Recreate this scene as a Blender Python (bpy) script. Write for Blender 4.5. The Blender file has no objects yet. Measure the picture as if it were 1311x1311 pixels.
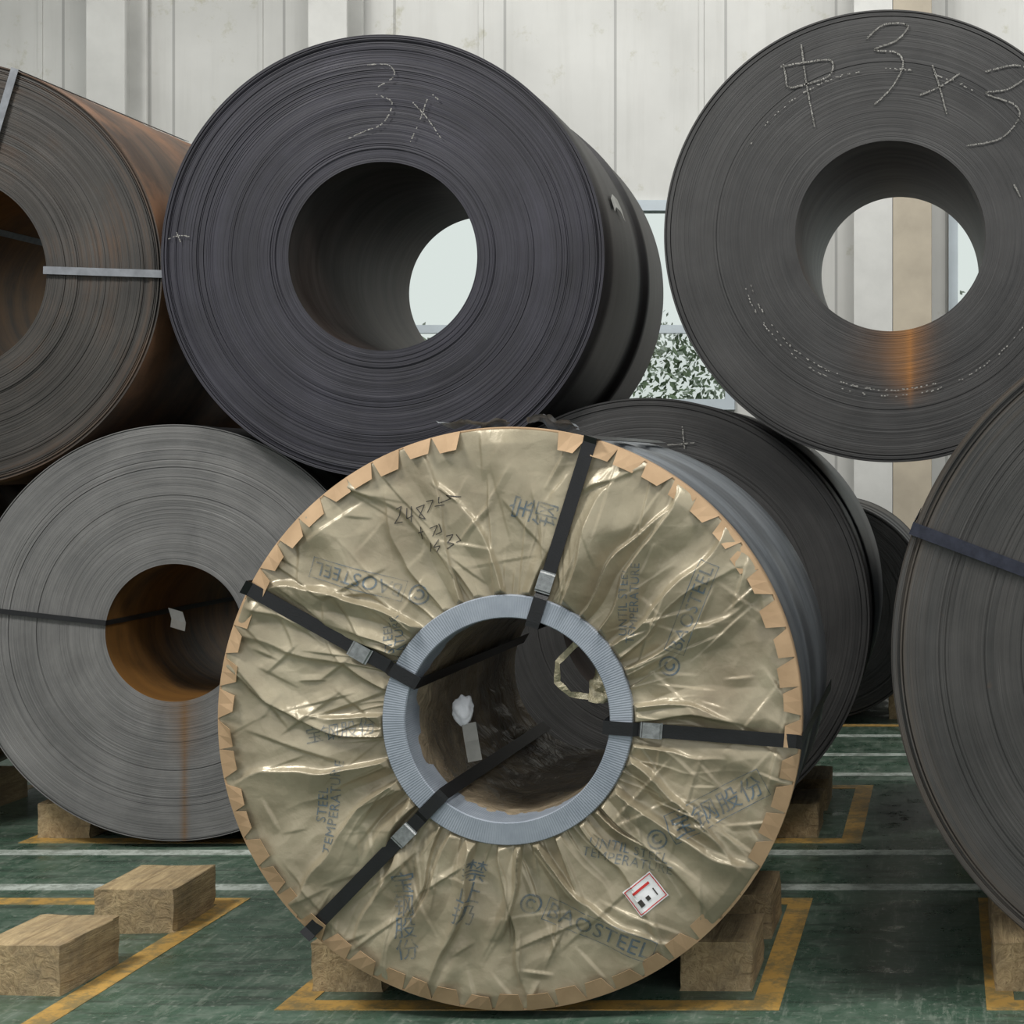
import bpy, bmesh, math, random
import numpy as np
from mathutils import Vector, noise, Euler

random.seed(7)
rng = np.random.RandomState(7)
S = bpy.context.scene
COL = S.collection
S.view_settings.view_transform = 'Standard'

def lin(c):
    return tuple((v/255/12.92 if v/255 <= 0.04045 else ((v/255+0.055)/1.055)**2.4) for v in c)+(1,)

# ---------------------------------------------------------------- nodes
class NT:
    def __init__(s, name):
        s.m = bpy.data.materials.new(name); s.m.use_nodes = True
        s.t = s.m.node_tree; s.N = s.t.nodes; s.L = s.t.links
        s.b = s.N['Principled BSDF']
        s.tc = s.N.new('ShaderNodeTexCoord')
    def n(s, t, **k):
        x = s.N.new(t)
        for a, v in k.items(): setattr(x, a, v)
        return x
    def put(s, sock, v):
        if isinstance(v, bpy.types.NodeSocket): s.L.new(v, sock)
        else: sock.default_value = v
    def math(s, op, a, b=0.0, c=None, clamp=False):
        x = s.n('ShaderNodeMath', operation=op, use_clamp=clamp)
        s.put(x.inputs[0], a); s.put(x.inputs[1], b)
        if c is not None: s.put(x.inputs[2], c)
        return x.outputs[0]
    def mix(s, f, a, b, mode='MIX'):
        x = s.n('ShaderNodeMix', data_type='RGBA', blend_type=mode)
        s.put(x.inputs[0], f); s.put(x.inputs[6], a); s.put(x.inputs[7], b)
        return x.outputs[2]
    def noise(s, vec, scale, detail=4, rough=.55, dist=0):
        x = s.n('ShaderNodeTexNoise'); s.L.new(vec, x.inputs['Vector'])
        x.inputs['Scale'].default_value = scale; x.inputs['Detail'].default_value = detail
        x.inputs['Roughness'].default_value = rough; x.inputs['Distortion'].default_value = dist
        return x.outputs['Fac']
    def ramp(s, f, lo, hi, a=0.0, b=1.0):
        x = s.n('ShaderNodeMapRange', clamp=True); s.put(x.inputs[0], f)
        x.inputs[1].default_value = lo; x.inputs[2].default_value = hi
        x.inputs[3].default_value = a; x.inputs[4].default_value = b
        return x.outputs[0]
    def bump(s, h, strength, dist=.01, prev=None):
        x = s.n('ShaderNodeBump'); s.L.new(h, x.inputs['Height'])
        x.inputs['Strength'].default_value = strength; x.inputs['Distance'].default_value = dist
        if prev is not None: s.L.new(prev, x.inputs['Normal'])
        return x.outputs[0]
    def set(s, **k):
        for a, v in k.items(): s.put(s.b.inputs[a.replace('_', ' ')], v)
        return s.m

def simple(name, c, rough=.6, metal=0.0, var=.15, scale=12, bump=.15, spec=.5):
    n = NT(name); o = n.tc.outputs['Object']
    f = n.noise(o, scale, 5)
    c = lin(c); dk = tuple(x*(1-var*1.5) for x in c[:3])+(1,); lt = tuple(min(1, x*(1+var)) for x in c[:3])+(1,)
    col = n.mix(n.ramp(f, .3, .7), dk, lt)
    nb = n.bump(n.noise(o, scale*6, 3), bump, .005)
    return n.set(Base_Color=col, Roughness=rough, Metallic=metal, Normal=nb)

def face_mat(name, dark, light, rust=0.0, streak=None, rustcol=(140, 80, 35), rough=.62, seed=0.0, edge_rust=0.0, R=.93, spots=.3):
    n = NT(name); o = n.tc.outputs['Object']
    sp = n.n('ShaderNodeSeparateXYZ'); n.L.new(o, sp.inputs[0])
    X, Y, Z = sp.outputs
    r = n.math('SQRT', n.math('ADD', n.math('MULTIPLY', X, X), n.math('MULTIPLY', Z, Z)))
    def ring(F, k, det, sd):
        c = n.n('ShaderNodeCombineXYZ')
        n.put(c.inputs[0], n.math('MULTIPLY_ADD', r, F, seed+sd)); n.put(c.inputs[1], n.math('MULTIPLY', X, k)); n.put(c.inputs[2], n.math('MULTIPLY', Z, k))
        return n.noise(c.outputs[0], 1.0, det, .6)
    broad = ring(9, 1.3, 3, 3.0)
    mid = ring(60, 1.6, 3, 11.0)
    fine = ring(330, 2.0, 2, 23.0)
    v = n.math('ADD', n.math('MULTIPLY', broad, .36), n.math('ADD', n.math('MULTIPLY', mid, .24), n.math('MULTIPLY', fine, .50)))
    v = n.ramp(v, .40, .70)
    col = n.mix(v, lin(dark), lin(light))
    scr = n.math('MULTIPLY', n.ramp(fine, .66, .74), n.ramp(n.noise(o, 5, 4), .5, .65))
    col = n.mix(n.math('MULTIPLY', scr, .4), col, lin(tuple(min(255, c*1.5+12) for c in light)))
    du = n.ramp(n.noise(o, 2.6, 6, .65), .42, .72)
    col = n.mix(n.math('MULTIPLY', du, .3), col, lin(tuple(min(255, c*1.2+14) for c in light)))
    dk = n.ramp(n.noise(o, 1.7, 5, .7, .6), .52, .70)
    col = n.mix(n.math('MULTIPLY', dk, .35), col, lin(tuple(c*.75 for c in dark)))
    if spots > 0:
        spn = n.math('MULTIPLY', n.ramp(n.noise(o, 26, 5, .7), .62, .70), n.ramp(n.noise(o, 3.0, 3), .5, .62))
        col = n.mix(n.math('MULTIPLY', spn, spots), col, lin((100, 76, 54)))
    if rust > 0:
        ru = n.math('MULTIPLY', n.ramp(n.noise(o, 2.3, 6, .6), .5, .7), n.ramp(mid, .42, .6))
        col = n.mix(n.math('MULTIPLY', ru, rust), col, lin(rustcol))
    if edge_rust > 0:
        er = n.math('MULTIPLY', n.ramp(r, R*.9, R), n.ramp(mid, .4, .6))
        col = n.mix(n.math('MULTIPLY', er, edge_rust), col, lin(rustcol))
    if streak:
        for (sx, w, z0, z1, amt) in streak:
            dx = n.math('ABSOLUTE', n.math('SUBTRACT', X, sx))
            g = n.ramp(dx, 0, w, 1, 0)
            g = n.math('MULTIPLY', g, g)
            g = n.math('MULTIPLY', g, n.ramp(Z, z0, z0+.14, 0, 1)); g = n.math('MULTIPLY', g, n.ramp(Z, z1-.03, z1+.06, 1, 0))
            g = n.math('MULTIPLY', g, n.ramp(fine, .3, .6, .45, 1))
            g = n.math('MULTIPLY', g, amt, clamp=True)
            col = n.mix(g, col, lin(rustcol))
    nb = n.bump(fine, .35, .003); nb = n.bump(mid, .25, .004, nb)
    return n.set(Base_Color=col, Roughness=n.ramp(mid, .3, .7, rough-.05, rough+.12), Metallic=.1, Normal=nb)

def body_mat(name, a, b, rust=0.0, rustcol=(110, 66, 35), rough=.5, metal=.3):
    n = NT(name); o = n.tc.outputs['Object']
    mp = n.n('ShaderNodeMapping'); n.L.new(o, mp.inputs[0]); mp.inputs['Scale'].default_value = (1.2, 9, 1.2)
    f = n.noise(mp.outputs[0], 1.6, 5, .6)
    col = n.mix(n.ramp(f, .35, .65), lin(a), lin(b))
    if rust > 0:
        f2 = n.ramp(n.noise(o, 1.7, 7, .65), .42, .6)
        col = n.mix(n.math('MULTIPLY', f2, rust), col, lin(rustcol))
    nb = n.bump(f, .2, .01)
    return n.set(Base_Color=col, Roughness=rough, Metallic=metal, Normal=nb)

# ---------------------------------------------------------------- mesh helpers
def add_obj(name, me, mats, parent=None, loc=(0, 0, 0)):
    o = bpy.data.objects.new(name, me); COL.objects.link(o)
    for m in (mats if isinstance(mats, (list, tuple)) else [mats]): me.materials.append(m)
    o.location = loc
    if parent: o.parent = parent
    return o
def mk(name, v, f, mats, parent=None, loc=(0, 0, 0), smooth=False, mi=None):
    me = bpy.data.meshes.new(name); me.from_pydata([tuple(map(float, p)) for p in v], [], f); me.update()
    if smooth: me.polygons.foreach_set('use_smooth', [True]*len(f))
    o = add_obj(name, me, mats, parent, loc)
    if mi is not None: me.polygons.foreach_set('material_index', mi)
    return o
def empty(name, loc):
    e = bpy.data.objects.new(name, None); COL.objects.link(e); e.location = loc; e.empty_display_size = .1
    return e
def fixn(o):
    bm = bmesh.new(); bm.from_mesh(o.data); bmesh.ops.recalc_face_normals(bm, faces=bm.faces); bm.to_mesh(o.data); bm.free()
def boxes(name, bl, mats, parent=None, bevel=0.0, mi=None, loc=(0, 0, 0)):
    v = []; f = []; m = []
    for k, (x0, x1, y0, y1, z0, z1) in enumerate(bl):
        b = len(v)
        v += [(x0, y0, z0), (x1, y0, z0), (x1, y1, z0), (x0, y1, z0), (x0, y0, z1), (x1, y0, z1), (x1, y1, z1), (x0, y1, z1)]
        f += [tuple(b+i for i in q) for q in [(3, 2, 1, 0), (4, 5, 6, 7), (0, 1, 5, 4), (1, 2, 6, 5), (2, 3, 7, 6), (3, 0, 4, 7)]]
        m += [mi[k] if mi else 0]*6
    o = mk(name, v, f, mats, parent, loc, mi=m)
    if bevel:
        md = o.modifiers.new('bevel', 'BEVEL'); md.width = bevel; md.segments = 2
    return o

def lathe(name, groups, seg, mats, parent=None, ecc=None):
    V = []; F = []; sm = []; mi = []
    th = np.linspace(0, 2*math.pi, seg, endpoint=False)
    c, s = np.cos(th), np.sin(th)
    for prof, smooth, m in groups:
        base = len(V)
        for i, (r, y) in enumerate(prof):
            yy = np.full(seg, y)
            if ecc is not None and not smooth and 0 < i < len(prof)-1:
                yy = yy + ecc*rng.uniform(-1, 1)*np.sin(th*rng.choice([1, 1, 2, 3])+rng.uniform(0, 6.28))
            V += list(zip(r*c, yy, r*s))
        for i in range(len(prof)-1):
            for j in range(seg):
                k = (j+1) % seg
                F.append((base+i*seg+j, base+i*seg+k, base+(i+1)*seg+k, base+(i+1)*seg+j))
                sm.append(smooth); mi.append(m)
    me = bpy.data.meshes.new(name); me.from_pydata([tuple(map(float, p)) for p in V], [], F); me.update()
    me.polygons.foreach_set('use_smooth', sm)
    o = add_obj(name, me, mats, parent)
    me.polygons.foreach_set('material_index', mi)
    return o

def windings(name, Ri, Ro, w, mats, parent, step=.004, grooves=6, outer_steps=3, bodystep=.006):
    nr = 150
    step = step*.5
    rs = np.linspace(Ri, Ro, nr)
    y = rng.uniform(-step, step, nr)*.35
    off = 0
    for i in range(nr):
        if rng.rand() < .06: off = rng.uniform(-step, step)
        y[i] += off
    prof = []
    gset = set(rng.choice(np.arange(5, nr-3), grooves, replace=False))
    oset = set(nr-2-rng.randint(0, 9) for _ in range(outer_steps))
    for i in range(nr-1):
        yy = y[i]
        if i in gset: yy += .003
        if i in oset: yy += .010
        prof.append((rs[i], yy)); prof.append((rs[i+1]-.0003, yy))
    y0, y1 = prof[0][1], prof[-1][1]
    outer = [(Ro-.004, y1), (Ro, y1+.004)]
    yy = y1+.004; rr = Ro
    while yy < w-.25:
        yy += rng.uniform(.12, .3)
        outer.append((rr, yy)); rr = Ro - rng.uniform(0, bodystep); outer.append((rr, yy+.006))
    outer += [(rr, w-.003), (rr-.004, w)]
    inner = [(Ri, w), (Ri, y0+.004), (Ri+.002, y0)]
    back = [(rr-.004, w), (Ri, w)]
    o = lathe(name, [(prof, False, 0), (outer, True, 1), (inner, True, 2), (back, False, 0)], 224, mats, parent, ecc=.0006)
    fixn(o); return o

def ribbon(name, pts, nrm, wdir, width, thick, mat, parent=None, sub=1):
    pts = [Vector(p) for p in pts]; nrm = [Vector(n).normalized() for n in nrm]
    W = [Vector(q).normalized() for q in wdir]
    v = []; f = []
    for p, n, w in zip(pts, nrm, W):
        for a, b in ((-1, 0), (1, 0), (1, 1), (-1, 1)): v.append(p + w*width/2*a + n*thick*b)
    for i in range(len(pts)-1):
        for a in range(4):
            f.append((i*4+a, i*4+(a+1) % 4, i*4+4+(a+1) % 4, i*4+4+a))
    f.append((0, 1, 2, 3)); e = (len(pts)-1)*4; f.append((e+3, e+2, e+1, e))
    o = mk(name, v, f, mat, parent); fixn(o); return o

def radial_strap(name, A, B, Ro, Ri, w, mat, parent, yface=-.012, width=.035, back=None, nseg=24, heightf=None, inside=None):
    A = Vector((A[0], 0, A[1])); B = Vector((B[0], 0, B[1]))
    d = (B-A).normalized(); wd = Vector((d.z, 0, -d.x))
    ra = A.normalized(); rb = B.normalized()
    pts = []; nn = []
    bl = back if back else w
    A0 = ra*(Ro+.004); B0 = rb*(Ri-.004)
    for t in np.linspace(bl, 0.0, 6): pts.append(A0+Vector((0, t, 0))); nn.append(ra)
    A1 = A0 + Vector((0, yface, 0)); B1 = B0+Vector((0, yface, 0))
    pts.append(A1+ra*.002); nn.append((ra+Vector((0, -1, 0))))
    for i in range(1, nseg):
        t = i/nseg; p = A1.lerp(B1, t)
        if heightf: p.y = heightf(p.x, p.z)
        pts.append(p); nn.append(Vector((0, -1, 0)))
    pts.append(B1); nn.append((-rb+Vector((0, -1, 0))))
    bi = inside if inside else w
    for t in np.linspace(.02, bi, 8): pts.append(B0+Vector((0, t, 0))); nn.append(-rb)
    return ribbon(name, pts, nn, [wd]*len(pts), width, .0025, mat, parent)

def chalk(name, strokes, mat, parent, y=-.012, wid=.0055, skip=.18, jit=.001):
    v = []; f = []
    for st in strokes:
        P = [Vector((a, 0, b)) for a, b in st]
        q = []
        for i in range(len(P)-1):
            p0 = P[max(i-1, 0)]; p1 = P[i]; p2 = P[i+1]; p3 = P[min(i+2, len(P)-1)]
            n = max(2, int((p2-p1).length/.005))
            for k in range(n):
                t = k/n
                q.append(.5*((2*p1)+(-p0+p2)*t+(2*p0-5*p1+4*p2-p3)*t*t+(-p0+3*p1-3*p2+p3)*t**3))
        q.append(P[-1])
        for a, b in zip(q[:-1], q[1:]):
            if random.random() < skip or (b-a).length < 1e-5: continue
            d = (b-a).normalized(); w = Vector((d.z, 0, -d.x))*wid*random.uniform(.3, .6)
            j = Vector((random.uniform(-jit, jit), 0, random.uniform(-jit, jit)))
            k = len(v); e = d*.001
            for p in (a-w+j-e, a+w+j-e, b+w+j+e, b-w+j+e): v.append((p.x, y, p.z))
            f.append((k, k+1, k+2, k+3))
    return mk(name, v, f, mat, parent)

# ---------------------------------------------------------------- materials
M_bore_dark = body_mat('bore_dark_steel', (34, 33, 32), (56, 54, 52), .06, rough=.5)
M_bore_grey = body_mat('bore_grey_steel', (60, 59, 57), (84, 82, 80), .08, rough=.5)
M_bore_rust = body_mat('bore_rusty_steel', (58, 42, 24), (104, 74, 38), .6, (122, 84, 38), rough=.5)
M_body_dark = body_mat('coil_body_dark', (30, 30, 31), (52, 52, 54), .1, (70, 52, 36))
M_body_rust = body_mat('coil_body_rust', (58, 46, 38), (92, 70, 54), .8, (130, 94, 68), rough=.6)
M_chalk = simple('chalk', (142, 140, 135), .95, var=.3, scale=60)
M_strap_steel = simple('strap_bright_steel', (135, 137, 140), .3, .8, .15, 20, .05)
M_strap_black = simple('strap_black', (16, 16, 18), .35, .1, .2, 30, .1)
M_clip = simple('strap_seal_steel', (150, 152, 152), .35, .8, .2, 60, .2)

# ---------------------------------------------------------------- bare coils
def coil(loc, Ri, Ro, w, fm, bm_, im, **k):
    e = empty('steel_coil', loc)
    windings('windings', Ri, Ro, w, [fm, bm_, im], e, **k)
    return e

# upper middle, dark bluish
FA = face_mat('coil_face_bluish', (24, 23, 28), (45, 44, 53), seed=1.0, rough=.55, R=.97, spots=0)
cA = coil((-2.460, 7.1, 2.615), .413, .970, 1.6, FA, M_body_dark, M_bore_dark, step=.006, grooves=9, outer_steps=4, bodystep=.022)
kA = 292.7
def la(p): return ((p[0]-490)/kA, -(p[1]-328)/kA)
chalk('chalk_marks', [[la(p) for p in s] for s in [
    [(470, 84), (498, 84), (506, 98), (486, 112), (480, 120), (503, 132), (492, 158), (470, 168), (448, 178)],
    [(548, 128), (540, 152), (527, 182)], [(530, 132), (548, 152), (566, 178)], [(555, 122), (562, 128)],
    [(218, 306), (232, 302), (246, 304)], [(228, 298), (234, 312)]]], M_chalk, cA, y=-.015, wid=.0045, skip=.35)
lb = ribbon('torn_label', [(.935, .35, .28), (.925, .42, .31), (.93, .5, .30), (.94, .56, .26)], [(1, 0, .3)]*4, [(-.3, 0, 1)]*4, .06, .002, simple('label_paper', (190, 190, 185), .8), cA)

# upper right, grey
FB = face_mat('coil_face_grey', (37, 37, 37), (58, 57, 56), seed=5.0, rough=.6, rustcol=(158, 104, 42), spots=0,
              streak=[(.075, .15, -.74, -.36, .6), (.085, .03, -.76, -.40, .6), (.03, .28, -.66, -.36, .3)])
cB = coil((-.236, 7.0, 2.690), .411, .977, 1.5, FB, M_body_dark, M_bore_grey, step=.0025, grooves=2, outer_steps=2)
kB = 296.9
def lb_(p): return ((p[0]-1140)/kB, -(p[1]-302)/kB)
st = [[(1003, 82), (1006, 98), (1010, 112), (1036, 107), (1062, 97), (1064, 78), (1032, 80), (1000, 86)], [(1026, 58), (1033, 110), (1043, 162)],
      [(1110, 50), (1132, 32), (1162, 33), (1148, 52), (1120, 64), (1148, 68), (1156, 84), (1142, 112), (1120, 134)],
      [(1178, 122), (1202, 112), (1230, 94)], [(1194, 84), (1203, 112), (1212, 146)],
      [(1262, 92), (1300, 84), (1318, 94), (1292, 114), (1262, 120), (1298, 134), (1304, 152), (1280, 178), (1238, 187)], [(1298, 236), (1306, 252)]]
chalk('chalk_marks', [[lb_(p) for p in s] for s in st], M_chalk, cB, y=-.009, wid=.0062, skip=.12)
arc = []
for a0, a1, rr in [(195, 250, .64), (252, 330, .69), (200, 290, .665), (100, 150, .72), (60, 95, .72), (-28, 20, .70)]:
    arc.append([(rr*math.cos(math.radians(a)), rr*math.sin(math.radians(a))) for a in np.arange(a0, a1, 3)])
chalk('chalk_ring', arc, M_chalk, cB, y=-.009, wid=.0045, skip=.74, jit=.003)

# upper left, rusty
F8 = face_mat('coil_face_dark_rust', (36, 35, 33), (64, 60, 56), rust=.5, rustcol=(88, 64, 44), seed=9.0, edge_rust=.6, R=.946, spots=.6)
c8 = coil((-4.418, 7.2, 2.552), .432, .946, 1.6, F8, M_body_rust, M_bore_rust, step=.006, grooves=6, outer_steps=4)
radial_strap('strap_1', (.946, -.005), (.43, .012), .946, .432, 1.6, M_strap_steel, c8, width=.034, yface=-.016)
radial_strap('strap_2', (.30, .90), (.155, .41), .946, .432, 1.6, M_strap_steel, c8, width=.034, yface=-.016)
radial_strap('strap_3', (-.70, .64), (-.30, .31), .946, .432, 1.6, M_strap_steel, c8, width=.034, yface=-.016)

# lower left, light grey
F4 = face_mat('coil_face_light_grey', (78, 78, 78), (110, 109, 107), seed=14.0, rough=.65, rustcol=(104, 76, 44), spots=.35,
              streak=[(.045, .035, -1.1, -.31, .9), (.045, .12, -.60, -.30, .7), (0.0, .22, -.42, -.28, .5)])
c4 = coil((-3.42, 7.2, .957), .306, .925, 1.5, F4, M_body_dark, M_bore_rust, step=.003, grooves=3, outer_steps=2)
radial_strap('strap_1', (-.92, .115), (-.30, .045), .925, .306, 1.5, M_strap_black, c4, width=.022, yface=-.012)
ribbon('hanging_tag', [(-.16, .35, .07), (-.14, .34, .02), (-.15, .35, -.02)], [(0, -1, .1)]*3, [(1, 0, -.3)]*3, .07, .002, simple('tag_paper', (200, 200, 196), .7), c4)

# lower middle behind wrapped coil
F5 = face_mat('coil_face_dark', (32, 32, 32), (52, 51, 50), seed=21.0, rough=.6)
c5 = coil((-1.32, 7.2, 1.015), .38, .985, 1.6, F5, M_body_dark, M_bore_dark, step=.003, grooves=3, outer_steps=3)
chalk('chalk_marks', [[(.155, .86), (.165, .76)], [(.09, .775), (.21, .785)]], M_chalk, c5, y=-.01, wid=.005)

# lower right near
F6 = face_mat('coil_face_charcoal', (41, 41, 40), (68, 66, 64), seed=31.0, rough=.62, edge_rust=.5, rustcol=(84, 70, 54), R=1.097)
c6 = coil((.93, 5.0, 1.127), .40, 1.097, 1.5, F6, M_body_dark, M_bore_dark, step=.003, grooves=4, outer_steps=4)
radial_strap('strap_1', (-1.03, .385), (-.375, .14), 1.097, .40, 1.5, simple('strap_blued_steel', (52, 54, 64), .3, .7, .2, 40, .1), c6, width=.04, yface=-.012)

c7 = coil((.79, 7.2, 1.015), .38, .985, 1.5, F5, M_body_dark, M_bore_dark)
c9 = coil((-5.42, 7.2, .957), .36, .925, 1.5, F8, M_body_rust, M_bore_rust)
BACKX = (-5.3, -3.1, -.80, 1.2)
for x in BACKX:
    coil((x, 10.6, .745), .26, .715, 1.4, F5, M_body_dark, M_bore_dark)

# ---------------------------------------------------------------- wrapped coil
wc = empty('paper_wrapped_steel_coil', (-1.340, 5.0, .926))
R0 = .885; W = 1.25
STR = [((.250, .847), (.089, .337)), ((-.796, .404), (-.320, .132)), ((.895, -.067), (.342, -.024)), ((-.597, -.638), (-.212, -.246))]

NRr, NTt = 130, 1400
rr = np.linspace(.345, .892, NRr)[:, None]*np.ones((1, NTt))
tt = np.linspace(0, 2*math.pi, NTt, endpoint=False)[None, :]*np.ones((NRr, 1))
XX = rr*np.cos(tt); ZZ = rr*np.sin(tt)
U = (rr-.345)/(.892-.345)
H = np.zeros_like(rr)
def wrapang(a): return (a+math.pi) % (2*math.pi)-math.pi
WA = np.zeros_like(rr); NZ = np.zeros_like(rr)
for i in range(NRr):
    for j in range(NTt):
        p = Vector((XX[i, j], 0, ZZ[i, j]))
        WA[i, j] = noise.noise(p*3.0+Vector((9, 2, 4)))+.25*noise.noise(p*8)
        NZ[i, j] = .0045*(1-abs(noise.noise(p*5.0))*2.4) + .0016*(1-abs(noise.noise(p*13+Vector((3, 1, 7))))*2.4)
ttw = tt + .10*WA*np.clip(U*2.5, 0, 1)
NP = 38
for i in range(NP):
    a = 2*math.pi*(i+rng.uniform(-.5, .5))/NP; sl = rng.uniform(-.36, .36); cv = rng.uniform(-.18, .18)
    wdt = rng.uniform(.008, .021); h = rng.uniform(.018, .058); L = rng.uniform(.6, 1.6)
    d = wrapang(ttw-(a+sl*U+cv*U*U))*rr
    wloc = wdt*(.6+2.1*U)
    if rng.rand() < .4: d = -d
    side = np.where(d > 0, np.exp(-(np.abs(d)/(wloc*.30))**1.2), np.clip(1-np.abs(d)/(wloc*3.6), 0, 1)**1.15)
    fall = np.clip(1-U/L, 0, 1)**.6
    H = np.maximum(H, h*side*fall)+.4*np.minimum(H, h*side*fall)
for i in range(60):
    a = rng.uniform(0, 2*math.pi); sl = rng.uniform(-.3, .3)
    wdt = rng.uniform(.003, .007); h = rng.uniform(.004, .011); L = rng.uniform(.2, .9)
    d = wrapang(ttw-(a+sl*U))*rr; wloc = wdt*(.7+1.5*U)
    H += h*np.where(d > 0, np.exp(-d/(wloc*.6)), np.exp(d/(wloc*1.8)))*np.clip(1-U/L, 0, 1)
for i in range(22):
    a = rng.uniform(0, 2*math.pi); sl = rng.uniform(-.3, .3); wdt = rng.uniform(.04, .09); h = rng.uniform(.008, .022)
    c0 = rng.uniform(.4, .85)
    d = wrapang(ttw-(a+sl*U))*rr
    H += h*np.exp(-(d/wdt)**2)*np.exp(-((U-c0)/.35)**2)
for i in range(190):
    a = rng.uniform(0, 2*math.pi); r0 = rng.uniform(.45, .87); cx, cz = r0*math.cos(a), r0*math.sin(a)
    o = a+rng.normal(0, .75); L = rng.uniform(.04, .18); wd = rng.uniform(.006, .022); h = rng.uniform(.002, .010)
    XW = XX+.012*WA
    u = (XW-cx)*math.cos(o)+(ZZ-cz)*math.sin(o); v = -(XW-cx)*math.sin(o)+(ZZ-cz)*math.cos(o)
    H += h*np.clip(1-(u/L)**2, 0, 1)*np.where(v > 0, np.clip(1-v/(wd*.4), 0, 1), np.clip(1+v/(wd*2.5), 0, 1))
H += NZ
H *= np.clip((1-U)/.08, 0, 1)**.6*.95+.05
for A, B in STR:
    A = np.array(A); B = np.array(B); d = (B-A)/np.linalg.norm(B-A)
    s = (XX-A[0])*d[0]+(ZZ-A[1])*d[1]; dist = np.abs(-(XX-A[0])*d[1]+(ZZ-A[1])*d[0])
    m = np.clip(dist/.06, 0, 1); m = m*m*(3-2*m); m = np.where((s > -.05) & (s < .65), m, 1)
    H *= (.3+.7*m)
H = np.where(H > .055, .055+.035*np.tanh((H-.055)/.035), H)
m = np.clip((rr-.386)/.035, 0, 1)
H = np.minimum(H, .012+.08*m)
YB = -.004-H
def wrap_y(x, z):
    r = math.hypot(x, z); a = math.atan2(z, x) % (2*math.pi)
    fi = min(max((r-.345)/(.892-.345), 0), 1)*(NRr-1); fj = a/(2*math.pi)*NTt
    i = min(int(fi), NRr-2); j = int(fj) % NTt; k = (j+1) % NTt; u = fi-i; v = fj-int(fj)
    return (1-u)*((1-v)*YB[i, j]+v*YB[i, k])+u*((1-v)*YB[i+1, j]+v*YB[i+1, k])

n = NT('kraft_wrap'); o = n.tc.outputs['Object']
f = n.noise(o, 4, 5, .6)
col = n.mix(n.ramp(f, .35, .7), lin((138, 128, 106)), lin((168, 158, 134)))
st_ = n.ramp(n.noise(o, 2.4, 6, .65), .52, .68)
col = n.mix(n.math('MULTIPLY', st_, .4), col, lin((112, 96, 74)))
nb = n.bump(n.noise(o, 9, 3, .5, 1.0), .25, .012)
nb = n.bump(n.noise(o, 24, 3, .5, 1.0), .18, .006, nb)
nb = n.bump(n.noise(o, 280, 2), .12, .002, nb)
M_wrap = n.set(Base_Color=col, Roughness=n.ramp(n.noise(o, 30, 4), .3, .7, .28, .44), Metallic=.2, Normal=nb)
Vv = np.stack([XX, YB, ZZ], -1).reshape(-1, 3)
Ff = []
for i in range(NRr-1):
    for j in range(NTt):
        k = (j+1) % NTt
        Ff.append((i*NTt+j, i*NTt+k, (i+1)*NTt+k, (i+1)*NTt+j))
mk('paper_wrap_face', Vv.tolist(), Ff, M_wrap, wc, smooth=True)

M_filmbody = body_mat('grey_film_body', (84, 88, 92), (118, 123, 127), .1, (90, 82, 68), rough=.35, metal=.1)
n = NT('bore_lining'); o = n.tc.outputs['Object']
f = n.noise(o, 5, 6, .6, .6)
nb = n.bump(n.noise(o, 7, 5, .6, 1.5), .8, .03)
M_lining = n.set(Base_Color=n.mix(n.ramp(f, .35, .65), lin((86, 75, 60)), lin((152, 137, 114))), Roughness=.28, Normal=nb)
outer = [(R0, 0), (R0+.003, .05), (R0+.003, .16), (R0-.004, .17), (R0-.004, .42), (R0+.002, .43), (R0+.002, .60), (R0-.006, .61), (R0-.006, .88), (R0, .89), (R0, W)]
inner = [(.318, W), (.318, 0)]
ob = lathe('coil_body', [([(.318, 0), (R0, 0)], False, 0), (outer, True, 1), (inner, True, 2), ([(R0, W), (.318, W)], False, 0)], 224, [M_wrap, M_filmbody, M_lining], wc)
fixn(ob)
n = NT('brown_board'); o = n.tc.outputs['Object']
M_board = n.set(Base_Color=n.mix(n.ramp(n.noise(o, 7, 4), .3, .7), lin((156, 128, 96)), lin((182, 152, 118))), Roughness=.75, Normal=n.bump(n.noise(o, 90, 2), .1, .002))
v = []; f = []
NTAB = 58
for i in range(NTAB):
    a = 2*math.pi*(i+.5)/NTAB + rng.uniform(-.008, .008); deg = math.degrees(a)
    if 81 < deg < 97: continue
    hw = math.pi/NTAB*.93; ro = .8975; ri = .8975-rng.uniform(.046, .060); k = rng.uniform(.56, .76); tilt = rng.uniform(-.012, .012)
    yo = -.006; yi = -.026-rng.uniform(0, .012)
    skew = rng.uniform(-.012, .012)
    q = [(ro, a-hw, yo), (ro, a, yo), (ro, a+hw, yo), (ri, a+hw*k+skew, yi+tilt*.5), (ri, a+skew, yi), (ri, a-hw*k+skew, yi-tilt*.5)]
    b = len(v)
    for (r, t, y) in q: v.append((r*math.cos(t), y, r*math.sin(t)))
    for (r, t, y) in q: v.append((r*math.cos(t), y+.003, r*math.sin(t)))
    f += [(b, b+1, b+4, b+5), (b+1, b+2, b+3, b+4), (b+6, b+11, b+10, b+7), (b+7, b+10, b+9, b+8)]
    for s_ in range(6): f.append((b+s_, b+(s_+1) % 6, b+6+(s_+1) % 6, b+6+s_))
t = mk('edge_board_tabs', v, f, M_board, wc); fixn(t)
ob = lathe('edge_board_rim', [([(R0+.004, 0), (.898, -.006), (.899, .004), (.899, .05), (R0+.003, .052)], True, 0)], 224, [M_board], wc)

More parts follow.
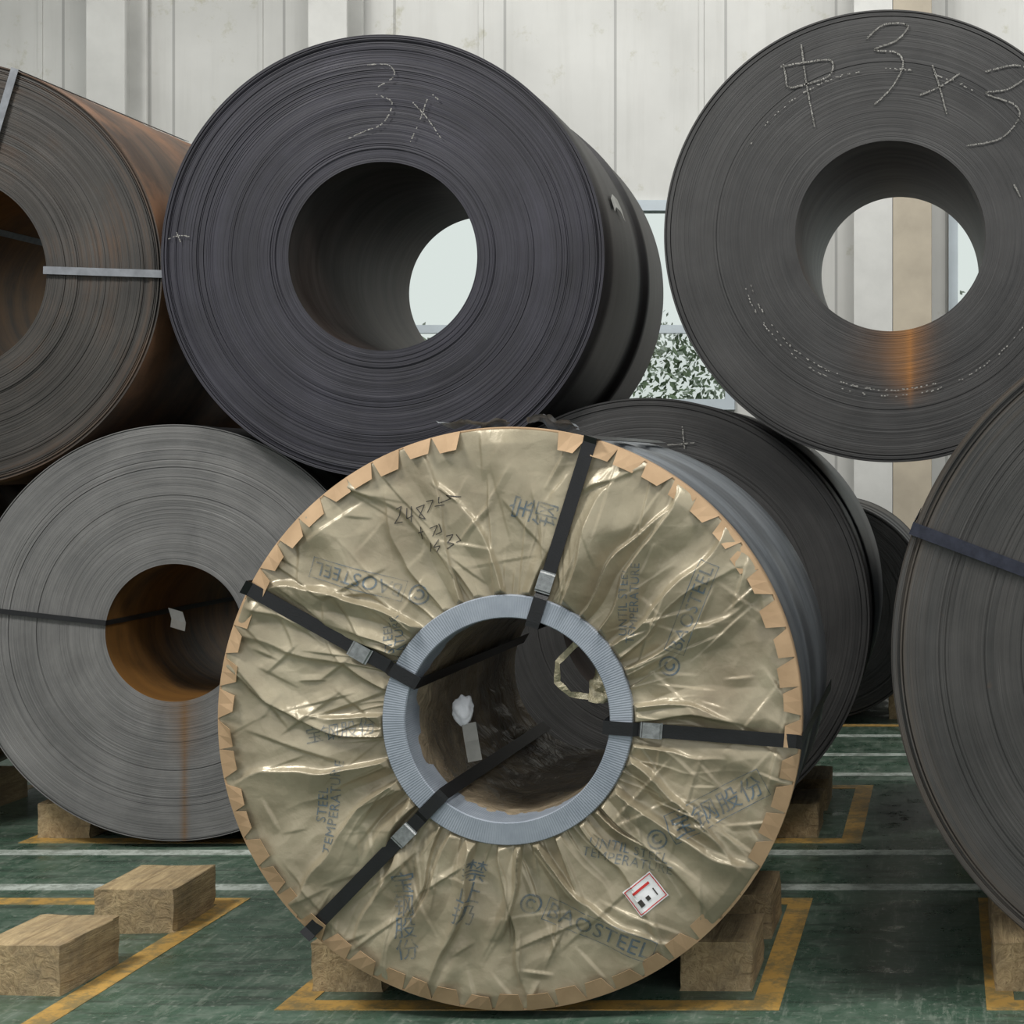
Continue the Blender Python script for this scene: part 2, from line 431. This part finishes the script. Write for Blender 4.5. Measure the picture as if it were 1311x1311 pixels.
n = NT('galvanised_ring'); o = n.tc.outputs['Object']
sp = n.n('ShaderNodeSeparateXYZ'); n.L.new(o, sp.inputs[0])
ang = n.math('ARCTAN2', sp.outputs[2], sp.outputs[0])
flute = n.math('SINE', n.math('MULTIPLY', ang, 300.0))
M_ring = n.set(Base_Color=n.mix(n.ramp(n.noise(o, 9, 4), .3, .7), lin((126, 134, 144)), lin((150, 157, 166))), Roughness=.5, Metallic=.2,
               Normal=n.bump(flute, .25, .0015))
NS = 320
ob = lathe('bore_edge_ring', [([(.312, .10), (.313, -.030)], True, 0), ([(.313, -.030), (.316, -.034)], False, 0), ([(.316, -.034), (.381, -.032)], False, 0), ([(.381, -.032), (.384, -.028), (.385, -.004)], False, 0)], NS, [M_ring], wc); fixn(ob)

def hgt(x, z):
    r = math.hypot(x, z)
    if r < .39: return -.038
    return min(wrap_y(x, z)-.004, -.026)
for i, (A, B) in enumerate(STR):
    radial_strap('strap_%d' % (i+1), A, B, .897, .300, W, M_strap_black, wc, yface=-.038, width=.042, nseg=40, heightf=hgt)
for i, (px, py) in enumerate([(702, 745), (463, 838), (836, 934), (521, 1066)]):
    A, B = STR[i]; d = Vector((B[0]-A[0], 0, B[1]-A[1])).normalized(); w_ = Vector((d.z, 0, -d.x))
    x, z = (px-653)/415.6, -(py-920)/415.6
    s = (x-A[0])*d.x+(z-A[1])*d.z; c = Vector((A[0], 0, A[1]))+d*s
    y = min(hgt((c+d*q).x, (c+d*q).z) for q in (-.03, -.015, 0, .015, .03))-.004
    pts = [c+d*q+Vector((0, y-(.004 if abs(q) < .028 else 0), 0)) for q in (-.034, -.03, -.026, -.004, 0, .004, .026, .03, .034)]
    ribbon('strap_seal_%d' % (i+1), pts, [(0, -1, 0)]*9, [w_]*9, .048, .003, M_clip, wc)

# printed text on the wrap
n = NT('blue_grey_print'); o = n.tc.outputs['Object']
M_ink = n.set(Base_Color=lin((86, 102, 112)), Roughness=.5, Alpha=n.ramp(n.noise(o, 14, 6, .7), .36, .60, .15, .85))
M_inkb = simple('black_marker', (48, 45, 40), .6, 0, .1, 40, 0)
def conform(me_src, place, mat, name, off=.0022, cuts=4, mx=.008):
    bm = bmesh.new(); bm.from_mesh(me_src)
    bmesh.ops.triangulate(bm, faces=bm.faces)
    for _ in range(cuts):
        es = [e for e in bm.edges if e.calc_length() > mx]
        if not es: break
        bmesh.ops.subdivide_edges(bm, edges=es, cuts=1); bmesh.ops.triangulate(bm, faces=[fc for fc in bm.faces if len(fc.verts) > 3])
    cx, cz, ang = place; ca, sa = math.cos(ang), math.sin(ang)
    for vv in bm.verts:
        x = cx+vv.co.x*ca-vv.co.y*sa; z = cz+vv.co.x*sa+vv.co.y*ca
        vv.co = (x, wrap_y(x, z)-off, z)
    me = bpy.data.meshes.new(name); bm.to_mesh(me); bm.free()
    return add_obj(name, me, mat, wc)
def stamp(txt, px, py, deg, size, box=False, vertical=False):
    cu = bpy.data.curves.new('t', 'FONT'); cu.body = txt if not vertical else '\n'.join(txt)
    cu.size = size; cu.align_x = 'CENTER'; cu.align_y = 'CENTER'; cu.space_line = .95 if vertical else .85
    cu.space_character = 1.05
    cu.resolution_u = 3
    ob = bpy.data.objects.new('t', cu); COL.objects.link(ob)
    bpy.context.view_layer.update()
    me = bpy.data.meshes.new_from_object(ob.evaluated_get(bpy.context.evaluated_depsgraph_get()))
    bpy.data.objects.remove(ob)
    if box and len(me.vertices):
        bm = bmesh.new(); bm.from_mesh(me)
        xs = [q.co.x for q in bm.verts]; ys = [q.co.y for q in bm.verts]
        x0, x1, y0, y1 = min(xs)-.012, max(xs)+.012, min(ys)-.012, max(ys)+.012; t = .0025
        for a, b, c, d in [(x0, x1, y0, y0+t), (x0, x1, y1-t, y1), (x0, x0+t, y0, y1), (x1-t, x1, y0, y1)]:
            bm.faces.new([bm.verts.new(p) for p in ((a, c, 0), (b, c, 0), (b, d, 0), (a, d, 0))])
        cxx = x0-.045
        for (ra, rb, a0, a1) in [(.026, .032, 0, 360), (.010, .017, 40, 320)]:
            pr = None
            for a in range(a0, a1+1, 20):
                c_, s_ = math.cos(math.radians(a)), math.sin(math.radians(a))
                cur = (bm.verts.new((cxx+ra*c_, ra*s_, 0)), bm.verts.new((cxx+rb*c_, rb*s_, 0)))
                if pr: bm.faces.new((pr[0], pr[1], cur[1], cur[0]))
                pr = cur
        bm.to_mesh(me); bm.free()
    conform(me, ((px-653)/415.6, -(py-920)/415.6, math.radians(deg)), M_ink, 'print')
for a in [("BAOSTEEL", 888, 778, 68, .058, True), ("UNTIL STEEL\nTEMPERATURE", 808, 770, 86, .036), ("宝钢股份", 920, 1032, 27, .075, True),
          ("UNTIL STEEL\nTEMPERATURE", 806, 1093, -12, .042), ("BAOSTEEL", 768, 1190, -22, .072, True),
          ("禁止扔", 604, 1142, -14, .07, False, True), ("宝钢股份", 522, 1172, 4, .072, False, True),
          ("BAOSTEEL", 462, 740, 165, .058, True), ("UNTIL STEEL\nTEMPERATURE", 515, 838, 100, .036), ("STEEL\nTEMPERATURE", 423, 1030, 82, .042), ("宝钢", 688, 655, 75, .08, False, True),
          ("宝钢股份", 440, 935, 10, .055)]:
    stamp(*a)
def scrib(sts, mat, name, wid=.002):
    v = []; f = []
    for s in sts:
        for (a, b) in zip(s[:-1], s[1:]):
            A = Vector(((a[0]-653)/415.6, 0, -(a[1]-920)/415.6)); B = Vector(((b[0]-653)/415.6, 0, -(b[1]-920)/415.6)); nn_ = max(1, int((B-A).length/.006))
            d = (B-A).normalized(); w_ = Vector((d.z, 0, -d.x))*wid
            for i in range(nn_):
                p = A.lerp(B, i/nn_); q = A.lerp(B, (i+1)/nn_); k = len(v)
                for z in (p-w_, p+w_, q+w_, q-w_): v.append((z.x, wrap_y(z.x, z.z)-.003, z.z))
                f.append((k, k+1, k+2, k+3))
    mk(name, v, f, mat, wc)
scrib([[(510, 652), (517, 648), (514, 660), (508, 670), (518, 668)], [(524, 650), (524, 664), (532, 660)], [(530, 648), (530, 668)], [(536, 650), (546, 646), (540, 662), (548, 664), (536, 650)],
       [(548, 642), (558, 640), (550, 656)], [(560, 648), (572, 646)], [(566, 636), (566, 644), (580, 638), (574, 634), (592, 636)],
       [(538, 682), (546, 680)], [(542, 674), (543, 690)], [(554, 676), (564, 672), (558, 686)], [(566, 670), (570, 680), (562, 684)],
       [(556, 694), (553, 706)], [(566, 690), (560, 700), (568, 698), (564, 706)], [(574, 686), (582, 684), (576, 694), (584, 696), (576, 702)], [(586, 684), (592, 692), (586, 694)]], M_inkb, 'handwriting', .0014)
def quad_me(w, h):
    me = bpy.data.meshes.new('q'); me.from_pydata([(-w/2, -h/2, 0), (w/2, -h/2, 0), (w/2, h/2, 0), (-w/2, h/2, 0)], [], [(0, 1, 2, 3)]); return me
sx, sz, sa = (828-653)/415.6, -(1142-920)/415.6, math.radians(38)
conform(quad_me(.105, .095), (sx, sz, sa), simple('sticker_white', (225, 225, 225), .4, 0, .05, 30, 0), 'sticker', off=.004, cuts=4)
M_red = simple('sticker_red', (190, 45, 40), .5, 0, .1, 30, 0)
for (dx, dy, w_, h_) in [(0, .042, .098, .003), (0, -.042, .098, .003), (.048, 0, .003, .086), (-.048, 0, .003, .086), (0, .022, .06, .008)]:
    conform(quad_me(w_, h_), (sx+dx*math.cos(sa)-dy*math.sin(sa), sz+dx*math.sin(sa)+dy*math.cos(sa), sa), M_red, 'sticker_print', off=.006, cuts=4)
for (dx, dy, w_, h_) in [(-.025, -.015, .014, .022), (.0, -.015, .012, .014), (.028, -.012, .004, .026)]:
    conform(quad_me(w_, h_), (sx+dx*math.cos(sa)-dy*math.sin(sa), sz+dx*math.sin(sa)+dy*math.cos(sa), sa), M_inkb, 'sticker_icon', off=.006, cuts=3)

def crumple(name, cx, cy, cz, w, h, amp, mat, rot=(0, 0, 0), nx=26, nz=26, sd=0):
    v = []; f = []
    R = Euler(rot).to_matrix()
    for i in range(nz):
        for j in range(nx):
            u = j/(nx-1)-.5; t = i/(nz-1)-.5
            p = Vector((u*w, 0, t*h)); q = p*14+Vector((sd, sd*2, 1))
            e = 1+.35*noise.noise(Vector((sd+math.atan2(t, u)*1.2, 2, 0)))
            p = Vector((p.x*e, amp*(noise.noise(q)+.5*abs(noise.noise(q*2.3))), p.z*e))
            p = R@p; v.append((p.x+cx, p.y+cy, p.z+cz))
    for i in range(nz-1):
        for j in range(nx-1): f.append((i*nx+j, i*nx+j+1, (i+1)*nx+j+1, (i+1)*nx+j))
    return mk(name, v, f, mat, wc, smooth=True)
v = []; f = []; na, ny = 220, 40
for i in range(ny):
    for j in range(na):
        a = 2*math.pi*j/na; y = .03+1.05*i/(ny-1)
        p = Vector((math.cos(a)*1.6, y*2.5, math.sin(a)*1.6))
        r = .315-(.014*abs(noise.noise(p*1.8))+.008*abs(noise.noise(p*4)))*min(1, i/3)
        v.append((r*math.cos(a), y, r*math.sin(a)))
for i in range(ny-1):
    for j in range(na):
        k = (j+1) % na; f.append((i*na+j, i*na+k, (i+1)*na+k, (i+1)*na+j))
mk('bore_lining_paper', v, f, M_lining, wc, smooth=True)
M_flap = simple('kraft_film_edge', (150, 142, 116), .3, .1, .3, 30, .6)
def strip(name, pp, wid, mat, depth=.0):
    pts = [Vector(((a-653)/415.6, -.02+.05*noise.noise(Vector((i*.7, 3, 1)))+depth, -(b-920)/415.6)) for i, (a, b) in enumerate(pp)]
    q = []
    for i in range(len(pts)-1):
        for k in range(4): q.append(pts[i].lerp(pts[i+1], k/4)+Vector((0, .008*noise.noise(Vector((i*4+k, 0, 5))), 0)))
    q.append(pts[-1]); w_ = []
    for i in range(len(q)):
        d = (q[min(i+1, len(q)-1)]-q[max(i-1, 0)]).normalized(); w_.append(Vector((d.z, .6*math.sin(i*.9), -d.x)))
    ribbon(name, q, [(0, -1, 0)]*len(q), w_, wid, .002, mat, wc)
strip('film_flap', [(758, 810), (735, 826), (714, 848), (712, 874), (728, 890), (752, 893), (775, 880), (790, 862), (782, 880), (786, 900)], .020, M_flap, .03)
crumple('film_flap_corner', .30, .0, .10, .09, .11, .05, M_flap, (.2, .3, .5), sd=2)
bm = bmesh.new(); bmesh.ops.create_icosphere(bm, subdivisions=4, radius=.042)
for q in bm.verts:
    d = q.co.copy(); q.co *= 1+.22*noise.noise(d*40)+.12*noise.noise(d*90); q.co.x *= .8; q.co.z *= 1.1; q.co.y *= .6
me = bpy.data.meshes.new('desiccant_bag'); bm.to_mesh(me); bm.free()
for p in me.polygons: p.use_smooth = True
add_obj('desiccant_bag', me, simple('white_cloth', (205, 205, 208), .8), wc, (-.185, .14, .005))
ribbon('bore_tag', [(-.165, .13, -.035), (-.155, .125, -.09), (-.145, .13, -.155)], [(0, -1, .1)]*3, [(1, 0, .2)]*3, .045, .002, simple('tag_grey', (130, 128, 122), .5), wc)
crumple('rim_film_1', -.12, .03, .905, .22, .05, .03, M_filmbody, (1.2, 0, 0), sd=3)
crumple('rim_film_2', .12, .05, .905, .16, .05, .04, M_filmbody, (1.2, .1, 0), sd=6)

# ---------------------------------------------------------------- timber chocks
n = NT('pine_timber'); o = n.tc.outputs['Object']
mp = n.n('ShaderNodeMapping'); n.L.new(o, mp.inputs[0]); mp.inputs['Scale'].default_value = (16, 1.6, 16)
f = n.noise(mp.outputs[0], 1.6, 6, .65, 1.4)
col = n.mix(n.ramp(f, .3, .7), lin((124, 104, 74)), lin((190, 168, 128)))
col = n.mix(n.math('MULTIPLY', n.ramp(n.noise(o, 6, 7, .75), .46, .64), .6), col, lin((110, 98, 78)))
col = n.mix(n.math('MULTIPLY', n.ramp(f, .62, .68), .7), col, lin((78, 60, 40)))
kn = n.ramp(n.noise(o, 8, 2, .5), .72, .76)
col = n.mix(n.math('MULTIPLY', kn, .7), col, lin((92, 58, 32)))
nb = n.bump(n.noise(o, 60, 5, .7), .5, .006, n.bump(f, .8, .012))
M_wood = n.set(Base_Color=col, Roughness=.85, Normal=nb)
def chock(x0, x1, y0, y1, h=.165, rot=0.0):
    cx, cy = (x0+x1)/2, (y0+y1)/2
    a, b = (x1-x0)/2, (y1-y0)/2
    bm = bmesh.new(); bmesh.ops.create_cube(bm, size=1)
    for q in bm.verts: q.co = (q.co.x*2*a+rng.uniform(-.004, .004), q.co.y*2*b+rng.uniform(-.006, .006), (q.co.z+.5)*h)
    bmesh.ops.subdivide_edges(bm, edges=bm.edges[:], cuts=15, use_grid_fill=True)
    sd = rng.uniform(0, 50)
    for q in bm.verts:
        edge = sum((abs(abs(q.co.x)-a) < .02, abs(abs(q.co.y)-b) < .02, q.co.z > h-.01 or q.co.z < .01))
        nn = noise.noise(Vector((q.co.x*14+sd, q.co.y*6, q.co.z*14)))
        if q.co.z > .01:
            s_ = 1-(.045 if edge >= 2 else 0)*(.5+nn)-.02*nn
            q.co.x *= s_; q.co.y *= 1-.012*nn
            if q.co.z > h-.01: q.co.z -= .004*(1+nn)+(.004 if edge >= 2 else 0)
    me = bpy.data.meshes.new('timber_chock'); bm.to_mesh(me); bm.free()
    o = add_obj('timber_chock', me, M_wood, None, (cx, cy, 0)); o.rotation_euler.z = rot
def chocks_for(x, z, R, y0, gap=.4):
    dx = math.sqrt(R*R-(z-.165)**2)-.004
    for s in (-1, 1):
        for yy in (y0, y0+.58):
            a, b = sorted((x+s*dx, x+s*(dx+.24))); chock(a, b, yy, yy+.34)
chocks_for(-1.34, .926, .90, 5.26)
chocks_for(.93, 1.127, 1.10, 5.26)
for x, z, R in [(-3.42, .957, .928), (-1.32, 1.015, .99), (.79, 1.015, .99), (-5.42, .957, .928)]: chocks_for(x, z, R, 7.4)
for x in BACKX: chocks_for(x, .745, .718, 10.8)
chock(-3.12, -2.83, 5.22, 5.56, .17, -.05); chock(-3.10, -2.81, 5.90, 6.26, .17, .04)
chock(-4.2, -3.92, 5.22, 5.56, .17); chock(-4.2, -3.92, 5.92, 6.26, .17)

# ---------------------------------------------------------------- hall
n = NT('green_epoxy_floor'); o = n.tc.outputs['Object']
f1 = n.noise(o, .8, 6, .6); f2 = n.noise(o, 7, 7, .75)
col = n.mix(n.ramp(f1, .35, .65), lin((54, 76, 62)), lin((78, 102, 86)))
col = n.mix(n.math('MULTIPLY', n.ramp(f2, .46, .62), .6), col, lin((106, 118, 106)))
mp = n.n('ShaderNodeMapping'); n.L.new(o, mp.inputs[0]); mp.inputs['Scale'].default_value = (.7, 5, 1); mp.inputs['Rotation'].default_value = (0, 0, .5)
f3 = n.ramp(n.noise(mp.outputs[0], 3.0, 7, .8), .50, .60)
col = n.mix(n.math('MULTIPLY', f3, .6), col, lin((42, 48, 43)))
mp2 = n.n('ShaderNodeMapping'); n.L.new(o, mp2.inputs[0]); mp2.inputs['Scale'].default_value = (9, 1.2, 1); mp2.inputs['Rotation'].default_value = (0, 0, .25)
f4 = n.ramp(n.noise(mp2.outputs[0], 3.0, 6, .8), .54, .62)
col = n.mix(n.math('MULTIPLY', f4, .4), col, lin((132, 140, 128)))
spk = n.ramp(n.noise(o, 40, 3, .6), .60, .68)
col = n.mix(n.math('MULTIPLY', spk, .5), col, lin((140, 144, 134)))
M_floor = n.set(Base_Color=col, Roughness=n.ramp(f2, .35, .65, .2, .55), Normal=n.bump(f2, .08, .004))
boxes('floor', [(-14, 8, -4, 14.0, -.2, 0)], [M_floor])
def paint(name, c):
    n = NT(name); o = n.tc.outputs['Object']
    w = n.ramp(n.noise(o, 9, 8, .8), .45, .57)
    w2 = n.ramp(n.noise(o, 2.5, 5, .7), .42, .62)
    c1 = n.mix(n.math('MULTIPLY', w2, .35), lin(c), lin(tuple(q*.62 for q in c)))
    return n.set(Base_Color=n.mix(n.math('MULTIPLY', w, .6), c1, lin((76, 88, 74))), Roughness=.5)
M_yel = paint('yellow_line_paint', (192, 152, 80)); M_wht = paint('white_floor_line', (184, 192, 184))
bl = []; mi = []
def rect(x0, x1, y0, y1, t=.09):
    for b in [(x0, x1, y0, y0+t), (x0, x1, y1-t, y1), (x0, x0+t, y0+t, y1-t), (x1-t, x1, y0+t, y1-t)]:
        bl.append((*b, 0.0, .002)); mi.append(0)
for x0 in (-6.54, -4.31, -2.1, .13, 2.36): rect(x0, x0+1.58, 5.08 if x0 != -4.31 else 4.8, 6.38)
for x0 in (-6.38, -4.17, -1.96, .25): rect(x0, x0+1.58, 7.3, 8.6)
for x0 in (-6.3, -3.9, -1.6, .7): rect(x0, x0+1.58, 10.5, 11.9)
for y in (6.50, 7.08, 8.85, 9.45, 10.1): bl.append((-13, 7, y, y+.09, 0.0, .002)); mi.append(1)  # near pair mark the aisle; the farther ones are plain white strips
boxes('floor_line_markings', bl, [M_yel, M_wht], mi=mi)

n = NT('white_cladding'); o = n.tc.outputs['Object']
sp = n.n('ShaderNodeSeparateXYZ'); n.L.new(o, sp.inputs[0])
fr = n.math('FRACT', n.math('MULTIPLY', sp.outputs[0], 1.05))
joint = n.math('LESS_THAN', fr, .025)
col = n.mix(n.ramp(n.noise(o, .7, 5), .35, .65), lin((180, 180, 176)), lin((198, 198, 194)))
col = n.mix(n.math('MULTIPLY', n.ramp(n.noise(o, 2.2, 7, .75), .58, .70), .55), col, lin((146, 142, 108)))
mp = n.n('ShaderNodeMapping'); n.L.new(o, mp.inputs[0]); mp.inputs['Scale'].default_value = (9, 1, .5)
col = n.mix(n.math('MULTIPLY', n.ramp(n.noise(mp.outputs[0], 1, 5, .6), .5, .75), .15), col, lin((130, 128, 120)))
col = n.mix(n.math('MULTIPLY', joint, .5), col, lin((110, 110, 108)))
M_wall = n.set(Base_Color=col, Roughness=.6)
M_lower_shade = simple('lower_wall_blue_shade', (50, 62, 76), .6, 0, .2, 2)  # dark blue band; shade low behind the coils is put into its colour
Yw = 14.0
wins = [(-7.9, -5.5), (-4.8, -1.81), (.03, 2.6)]; Z0, Z1 = 2.16, 3.96
bl = [(-14, 8, Yw, Yw+.2, Z1, 9), (-14, 8, Yw, Yw+.2, 0, Z0)]
xs = [-14]+[q for w_ in wins for q in w_]+[8]
for a, b in zip(xs[::2], xs[1::2]): bl.append((a, b, Yw, Yw+.2, Z0, Z1))
boxes('wall_back', bl, [M_wall])
boxes('trim_1', [(x-.02, x+.02, Yw-.015, Yw, Z1+.1, 8.8) for x in np.arange(-13.5, 8, 1.9)]+[(-13.9, 7.9, Yw-.02, Yw, 0, 1.15)], [M_wall, M_lower_shade], mi=[0]*len(np.arange(-13.5, 8, 1.9))+[1])
M_frame = simple('window_frame_paint', (178, 188, 194), .5, 0, .05, 5)
n = NT('window_glass')
n.N.remove(n.b); ou = n.N['Material Output']
tr = n.n('ShaderNodeBsdfTransparent'); tr.inputs[0].default_value = (.86, .89, .86, 1); gl = n.n('ShaderNodeBsdfGlossy'); gl.inputs['Roughness'].default_value = .05; mx = n.n('ShaderNodeMixShader'); mx.inputs[0].default_value = .06
n.L.new(tr.outputs[0], mx.inputs[1]); n.L.new(gl.outputs[0], mx.inputs[2]); n.L.new(mx.outputs[0], ou.inputs[0])
for i, (a, b) in enumerate(wins):
    e = empty('window_%d' % (i+1), ((a+b)/2, Yw, Z0)); h = Z1-Z0; w_ = (b-a)/2
    fr = [(-w_, w_, -.06, .12, 0, .09), (-w_, w_, -.06, .12, h-.09, h), (-w_, -w_+.08, -.06, .12, .09, h-.09), (w_-.08, w_, -.06, .12, .09, h-.09), (-w_+.08, w_-.08, -.02, .06, .66, .73)]
    fr.append((-.03, .03, -.02, .06, .09, h-.09))
    boxes('frame', fr, [M_frame], e)
    boxes('glass', [(-w_+.08, w_-.08, .01, .02, .09, h-.09)], [n.m], e)
M_colm = simple('column_paint', (190, 190, 186), .5, 0, .08, 3)
M_colb = simple('column_paint_stained', (168, 158, 140), .6, 0, .15, 2)
for x, mt in ((-7.0, M_colm), (-.60, M_colm), (5.5, M_colm), (-5.15, M_colm), (-.275, M_colb)):
    w_ = .16
    boxes('steel_column', [(-w_, w_, -.20, -.17, 0, 8.8), (-.012, .012, -.17, .17, 0, 8.8), (-w_, w_, .17, .2, 0, 8.8)], [mt], None, loc=(x, Yw-.27, 0))
boxes('wall_left', [(-14.2, -14, -4, 14.2, 0, 9)], [M_wall])
boxes('ceiling', [(-14.2, 8, -4, 14.2, 9, 9.2)], [M_wall])

boxes('ground_outside', [(-30, 20, 14.2, 40, -.25, -.05)], [simple('gravel', (120, 122, 115), .9)])
v = []; f = []; mi = []
for i in range(34000):
    x = rng.uniform(-14, 7); y = rng.uniform(17, 19.5)
    top = 3.08+.30*math.sin(x*1.3)+.2*math.sin(x*3.1+1)
    z = rng.uniform(0.2, 1)**.8*top+rng.normal(0, .14)
    s = rng.uniform(.025, .065); p = Vector((x, y, z))
    a = Vector(rng.normal(size=3)).normalized(); b = a.orthogonal().normalized()
    k = len(v); v += [p-a*s, p+b*s*.5, p+a*s, p-b*s*.5]; f.append((k, k+1, k+2, k+3)); mi.append(int(rng.choice([0, 1, 2], p=[.35, .3, .35])))
for x in np.arange(-13.8, 7, .45):
    k = len(v); y = 18.2
    v += [Vector(q) for q in ((x-.03, y, -.05), (x+.03, y, -.05), (x+.05, y, 2.2), (x, y, 2.2))]; f.append((k, k+1, k+2, k+3)); mi.append(0)
mk('shrub_hedge', v, f, [simple('leaf_dark', (104, 122, 94), .8), simple('leaf_frosted', (196, 206, 192), .7), simple('leaf_green', (140, 158, 126), .7)], mi=mi)

# ---------------------------------------------------------------- light
w = bpy.data.worlds.new('World'); S.world = w; w.use_nodes = True
bg = w.node_tree.nodes['Background']; bg.inputs[0].default_value = (.95, .98, 1, 1); bg.inputs[1].default_value = 1.0
def area(name, loc, sx_, sy_, p, target, c=(1, .98, .95)):
    l = bpy.data.lights.new(name, 'AREA'); l.shape = 'RECTANGLE'; l.size = sx_; l.size_y = sy_; l.energy = p; l.color = c
    o = bpy.data.objects.new(name, l); COL.objects.link(o); o.location = loc
    o.rotation_euler = (Vector(target)-Vector(loc)).to_track_quat('-Z', 'Y').to_euler()
area('ceiling_lamp', (-5.8, 1.8, 8.2), 2.0, 1.4, 620, (-2.5, 6, 1))
area('ceiling_lamp', (1.5, 2.2, 8.2), 2.0, 1.5, 360, (-1, 6, 1))
area('ceiling_lamp', (-4, 9.8, 8.7), 5, 1.2, 190, (-4, 12.5, 2))
area('ceiling_lamp', (2, 9.8, 8.7), 5, 1.2, 190, (2, 12.5, 2))

# ---------------------------------------------------------------- camera
cd = bpy.data.cameras.new('camera'); cam = bpy.data.objects.new('camera', cd); COL.objects.link(cam)
cam.location = (0, 0, 1.72); cam.rotation_euler = (math.pi/2, 0, 0)
cd.sensor_width = 36; cd.lens = 57.06; cd.shift_x = -.423; cd.shift_y = -.05; cd.clip_end = 200
S.camera = cam
